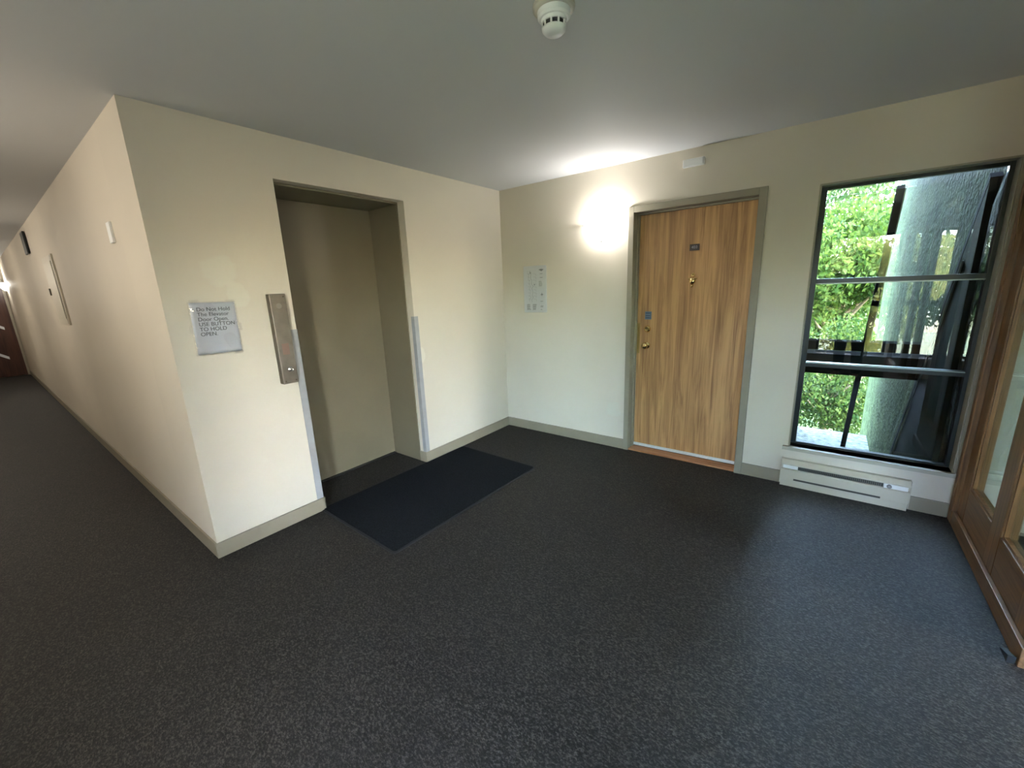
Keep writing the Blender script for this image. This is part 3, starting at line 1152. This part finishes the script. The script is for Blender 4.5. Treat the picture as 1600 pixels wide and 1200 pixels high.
# dark brown door at the corridor end
d2 = empty('door_2', (XE, -3.29, 0))
tag(d2, 'dark brown veneered door at the far end of the corridor', kind='structure')
part('door_leaf', B(XE + .0005, XE + .04, -3.74, -2.86, .01, 2.04), M_brown, d2)
b = bmesh.new()
box(b, XE + .0005, XE + .055, -2.86, -2.822, 0, 2.09)
box(b, XE + .0005, XE + .055, -3.79, -3.74, 0, 2.09)
box(b, XE + .0005, XE + .055, -3.74, -2.86, 2.04, 2.09)
part('door_frame', b, M_trim2, d2)
b = bmesh.new()
prism(b, [(XE + .041, -3.25, 1.20), (XE + .041, -2.99, 1.02), (XE + .041, -2.99, 1.08), (XE + .041, -3.25, 1.27)], (.006, 0, 0))
part('white_stripe', b, M_whitep, d2, label='slanting white stripe, the upper of two')
b = bmesh.new()
prism(b, [(XE + .041, -3.30, .56), (XE + .041, -3.05, .38), (XE + .041, -3.05, .44), (XE + .041, -3.30, .63)], (.006, 0, 0))
part('white_stripe', b, M_whitep, d2, label='slanting white stripe, the lower of two')

# ---------------------------------------------------------------- outdoors
g = struct('ground', B(-30, 36, -40, YR - .27, -3.2, -3.0), M_grass, 'grassy ground outside behind the rear wall')
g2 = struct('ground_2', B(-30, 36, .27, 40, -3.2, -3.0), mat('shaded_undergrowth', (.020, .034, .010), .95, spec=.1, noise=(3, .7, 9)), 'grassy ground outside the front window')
gr_ = struct('ledge', B(2.425, 3.415, 1.95, 4.85, -1.2, -1.02), M_gravel, 'pale gravel ledge outside below the sloped glazing')


def tree_mesh(seed, n, R, Hc, leaf=.16):
    rnd = random.Random(seed)
    bm = bmesh.new()
    blobs = []
    for _ in range(16):
        a = rnd.uniform(0, 2 * PI)
        r = R * rnd.uniform(0, .75)
        blobs.append((Vector((r * math.cos(a), r * math.sin(a), rnd.uniform(-.8, .8) * Hc)), R * rnd.uniform(.35, .55)))
    for _ in range(n):
        c, br = rnd.choice(blobs)
        d = Vector((rnd.gauss(0, 1), rnd.gauss(0, 1), rnd.gauss(0, 1))).normalized()
        p = c + d * br * (rnd.random() ** .35)
        q = Euler((rnd.uniform(0, 6.3), rnd.uniform(0, 6.3), rnd.uniform(0, 6.3))).to_matrix()
        s = leaf * rnd.uniform(.6, 1.3)
        vs = [bm.verts.new(p + q @ Vector(v) * s) for v in ((-.5, 0, 0), (-.15, -.28, .05), (.5, 0, 0), (-.15, .28, .05))]
        bm.faces.new(vs)
    me = bpy.data.meshes.new('foliage')
    bm.to_mesh(me)
    bm.free()
    return me


def trunk_mesh(seed, h):
    rnd = random.Random(seed)
    bm = bmesh.new()
    tube(bm, [(0, 0, 0), (.05, .02, h * .3), (-.04, .05, h * .65), (.05, 0, h)], [.20, .15, .11, .05], 10)
    for k in range(5):
        a = rnd.uniform(0, 2 * PI)
        z = h * rnd.uniform(.4, .8)
        tube(bm, [(0, 0, z), (.5 * math.cos(a), .5 * math.sin(a), z + .5), (1.2 * math.cos(a), 1.2 * math.sin(a), z + 1.1)], [.08, .05, .02], 7)
    me = bpy.data.meshes.new('trunk')
    bm.to_mesh(me)
    bm.free()
    me.materials.append(M_bark)
    return me


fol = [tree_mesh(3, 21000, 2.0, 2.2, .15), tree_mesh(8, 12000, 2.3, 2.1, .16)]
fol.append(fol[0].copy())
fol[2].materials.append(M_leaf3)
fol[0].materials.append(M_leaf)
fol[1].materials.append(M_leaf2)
trk = trunk_mesh(2, 4.2)
trees = [(2.9, 7.9, 1, .56, 0, 'low green tree nearest the window, filling its lower light'),
         (3.0, 12.0, 0, 1.0, 0, 'yellow green leafy tree filling the left light of the window'),
         (-.2, 16.2, 1, 1.1, 1, 'darker green tree standing left behind the yellow green one'),
         (6.6, 15.6, 0, 1.0, 2.2, 'yellow green tree standing right behind the nearest one'),
         (3.0, 22.0, 1, 1.5, 4, 'dark green tree farthest behind the window'),
         (3.4, -13.5, 2, .9, 1.4, 'yellow green tree straight outside the rear window'),
         (8.1, -13.5, 2, .9, 3.0, 'yellow green tree to the right outside the rear window'),
         (-1.4, -13.5, 2, .9, 5, 'yellow green tree to the left outside the rear window'),
         (.6, -20, 1, 1.25, 5, 'dark green tree farther off, left outside the rear window'),
         (7.6, -20, 1, 1.25, 2, 'dark green tree farther off, right outside the rear window')]
for x, y, k, s, rz, lab in trees:
    t = empty('tree', (x, y, -3.0), rz)
    t.scale = (s, s, s)
    tag(t, lab, 'tree', 'trees outside the windows')
    f = link('foliage', fol[k], t, (0, 0, 4.0))
    link('trunk', trk, t)

# ---------------------------------------------------------------- the photographer, mirrored in the glass
pr = empty('person', (3.01, -3.865, 0), math.radians(35))
tag(pr, 'person in dark clothes holding up a phone, seen as a dark reflection in the window', 'person')


def skin(name, verts, edges, m, parent, sub=1, root=0):
    me = bpy.data.meshes.new(name)
    me.from_pydata([v[:3] for v in verts], edges, [])
    me.materials.append(m)
    o = link(name, me, parent)
    sk = o.modifiers.new('skin', 'SKIN')
    sk.use_smooth_shade = True
    ss = o.modifiers.new('sub', 'SUBSURF')
    ss.levels = sub
    ss.render_levels = sub
    lay = me.skin_vertices[0].data if me.skin_vertices else None
    if lay is None:
        o.data.attributes.new('skin', 'FLOAT', 'POINT')
    for i, v in enumerate(verts):
        r = v[3]
        lay[i].radius = r if isinstance(r, (tuple, list)) else (r, r)
        lay[i].use_root = (i == root)
    return o


def ensure_skin(me):
    if not me.skin_vertices:
        bm_ = bmesh.new()
        bm_.from_mesh(me)
        bm_.verts.layers.skin.verify()
        bm_.to_mesh(me)
        bm_.free()


def skin_obj(name, verts, edges, m, parent, sub=1, root=0):
    bm_ = bmesh.new()
    lay = bm_.verts.layers.skin.verify()
    vs = [bm_.verts.new(v[:3]) for v in verts]
    for a, b_ in edges:
        bm_.edges.new((vs[a], vs[b_]))
    for i, v in enumerate(verts):
        r = v[3]
        vs[i][lay].radius = r if isinstance(r, (tuple, list)) else (r, r)
        vs[i][lay].use_root = (i == root)
    me = bpy.data.meshes.new(name)
    bm_.to_mesh(me)
    bm_.free()
    me.materials.append(m)
    o = link(name, me, parent)
    sk = o.modifiers.new('skin', 'SKIN')
    sk.use_smooth_shade = True
    ss = o.modifiers.new('sub', 'SUBSURF')
    ss.levels = sub
    ss.render_levels = sub
    return o


# body in local axes: +y is the direction faced, x to the person's right, z up
V = [(0, 0, .96, (.15, .10)), (0, 0, 1.12, (.135, .095)), (0, .01, 1.30, (.16, .105)), (0, 0, 1.45, (.10, .075)), (0, .01, 1.53, .052), (0, .035, 1.605, (.076, .088)),
     (0, .03, 1.70, (.076, .095)), (0, .02, 1.765, (.055, .07))]
Ed = [(0, 1), (1, 2), (2, 3), (3, 4), (4, 5), (5, 6), (6, 7)]
JV, JE = [(0, 0, .80, (.185, .140)), (0, 0, 1.08, (.175, .130)), (0, .01, 1.30, (.18, .125)), (0, 0, 1.47, (.105, .088)), (0, .01, 1.55, .066)], [(0, 1), (1, 2), (2, 3), (3, 4)]
TV, TE = [(0, 0, .95, (.158, .115)), (0, 0, 1.10, (.135, .095))], [(0, 1)]
for s in (-1, 1):
    # arm: shoulder, elbow, wrist, palm
    i = len(V)
    V += [(s * .185, 0, 1.43, .055), (s * .235, .10, 1.21, .042), (s * .115, .355, 1.40, .029), (s * .083, .400, 1.447, (.030, .018))]
    Ed += [(3, i), (i, i + 1), (i + 1, i + 2), (i + 2, i + 3)]
    pal = i + 3
    # four fingers wrap the phone back to front and a thumb
    for q, (dz, ln_) in enumerate(((.024, .95), (.008, 1.0), (-.009, .95), (-.026, .8))):
        k = len(V)
        V += [(s * (.078), .425, 1.462 + dz, .0095), (s * (.066), .462 * 1.0, 1.470 + dz, .0085), (s * (.066 - .020 * ln_), .470, 1.474 + dz, .0078)]
        Ed += [(pal, k), (k, k + 1), (k + 1, k + 2)]
    k = len(V)
    V += [(s * .080, .385, 1.470, .011), (s * .060, .402, 1.498, .0095), (s * .040, .420, 1.506, .0085)]
    Ed += [(pal, k), (k, k + 1), (k + 1, k + 2)]
    # leg: hip, knee, ankle, toe
    i = len(V)
    V += [(s * .095, 0, .88, .085), (s * .115, .01, .50, .058), (s * .125, -.02, .10, .038), (s * .14, .10, .045, .035)]
    Ed += [(0, i), (i, i + 1), (i + 1, i + 2), (i + 2, i + 3)]
    i = len(JV)
    JV += [(s * .190, 0, 1.435, .072), (s * .237, .10, 1.205, .057), (s * .122, .340, 1.390, .040)]
    JE += [(3, i), (i, i + 1), (i + 1, i + 2)]
    i = len(TV)
    TV += [(s * .095, 0, .86, .100), (s * .116, .01, .50, .075), (s * .125, -.018, .10, .062)]
    TE += [(0, i), (i, i + 1), (i + 1, i + 2)]
    bs = bmesh.new()
    prof = [(-.09, .034, .07), (-.05, .042, .085), (.02, .044, .075), (.09, .047, .055), (.15, .040, .040), (.185, .018, .025)]
    rows = []
    for (yy, w_, h_) in prof:
        rows.append([bs.verts.new((s * .135 + x_ * w_, yy, z_)) for x_, z_ in ((-1, .002), (1, .002), (1, h_ * .6), (.6, h_), (-.6, h_), (-1, h_ * .6))])
    for r1, r2 in zip(rows, rows[1:]):
        for q in range(6):
            bs.faces.new((r1[q], r1[(q + 1) % 6], r2[(q + 1) % 6], r2[q]))
    bs.faces.new(rows[0])
    bs.faces.new(rows[-1][::-1])
    obj('shoe', bs, M_shoe, pr, smooth=True)
skin_obj('body', V, Ed, M_skin, pr, 2)
skin_obj('jacket', JV, JE, M_cloth, pr, 2)
skin_obj('trousers', TV, TE, M_cloth2, pr, 2)
# face features and hair
b = bmesh.new()
prism(b, [(-.012, .118, 1.655), (.012, .118, 1.655), (.004, .112, 1.70), (-.004, .112, 1.70)], (0, .018, -.004))
obj('nose', b, M_skin, pr, bevel=.004)
for s in (-1, 1):
    b = bmesh.new()
    lathe(b, [(.003, .012), (.011, .008), (.011, -.004), (.004, -.008)], (s * .030, .118, 1.700), 'Y', 12)
    eo = obj('eye', b, M_white, pr, smooth=True)
    b = bmesh.new()
    lathe(b, [(.005, .1225 - .118 + .0085), (.0045, .014)], (s * .030, .118, 1.700), 'Y', 12)
    obj('pupil', b, M_ink, eo)
obj('mouth', B(-.024, .024, .112, .124, 1.622, 1.632), mat('lips', (.45, .18, .15), .5), pr, bevel=.003)
for s in (-1, 1):
    b = bmesh.new()
    lathe(b, [(.004, -.008), (.024, -.004), (.026, .004), (.010, .008)], (s * .082, .02, 1.685), 'X', 14)
    obj('ear', b, M_skin, pr, smooth=True)
b = bmesh.new()
bmesh.ops.create_uvsphere(b, u_segments=24, v_segments=16, radius=1)
for v in b.verts:
    v.co = Vector((v.co.x * .092, v.co.y * .112 + .008, v.co.z * .095 + 1.725))
bmesh.ops.delete(b, geom=[v for v in b.verts if v.co.z < 1.66 or (v.co.y > .06 and v.co.z < 1.745)], context='VERTS')
hh = obj('hair', b, M_hair, pr, smooth=True)
sm = hh.modifiers.new('solid', 'SOLIDIFY')
sm.thickness = .012

# phone held behind the lens point
ph = obj('smartphone', B(-.076, .076, -.0085, 0, -.037, .037), mat('black_phone_glass', (.015, .015, .017), .15), bevel=.003, origin=(0, 0, 0))
ph.matrix_world = (Matrix.Translation(CAM) @ Matrix.Rotation(math.radians(37.711), 4, 'Z')
                   @ Matrix.Rotation(math.radians(76.762 - 90), 4, 'X') @ Matrix.Translation((.03, -.012, -.02)))
tag(ph, 'black smartphone held up in both hands by the person', 'phone')
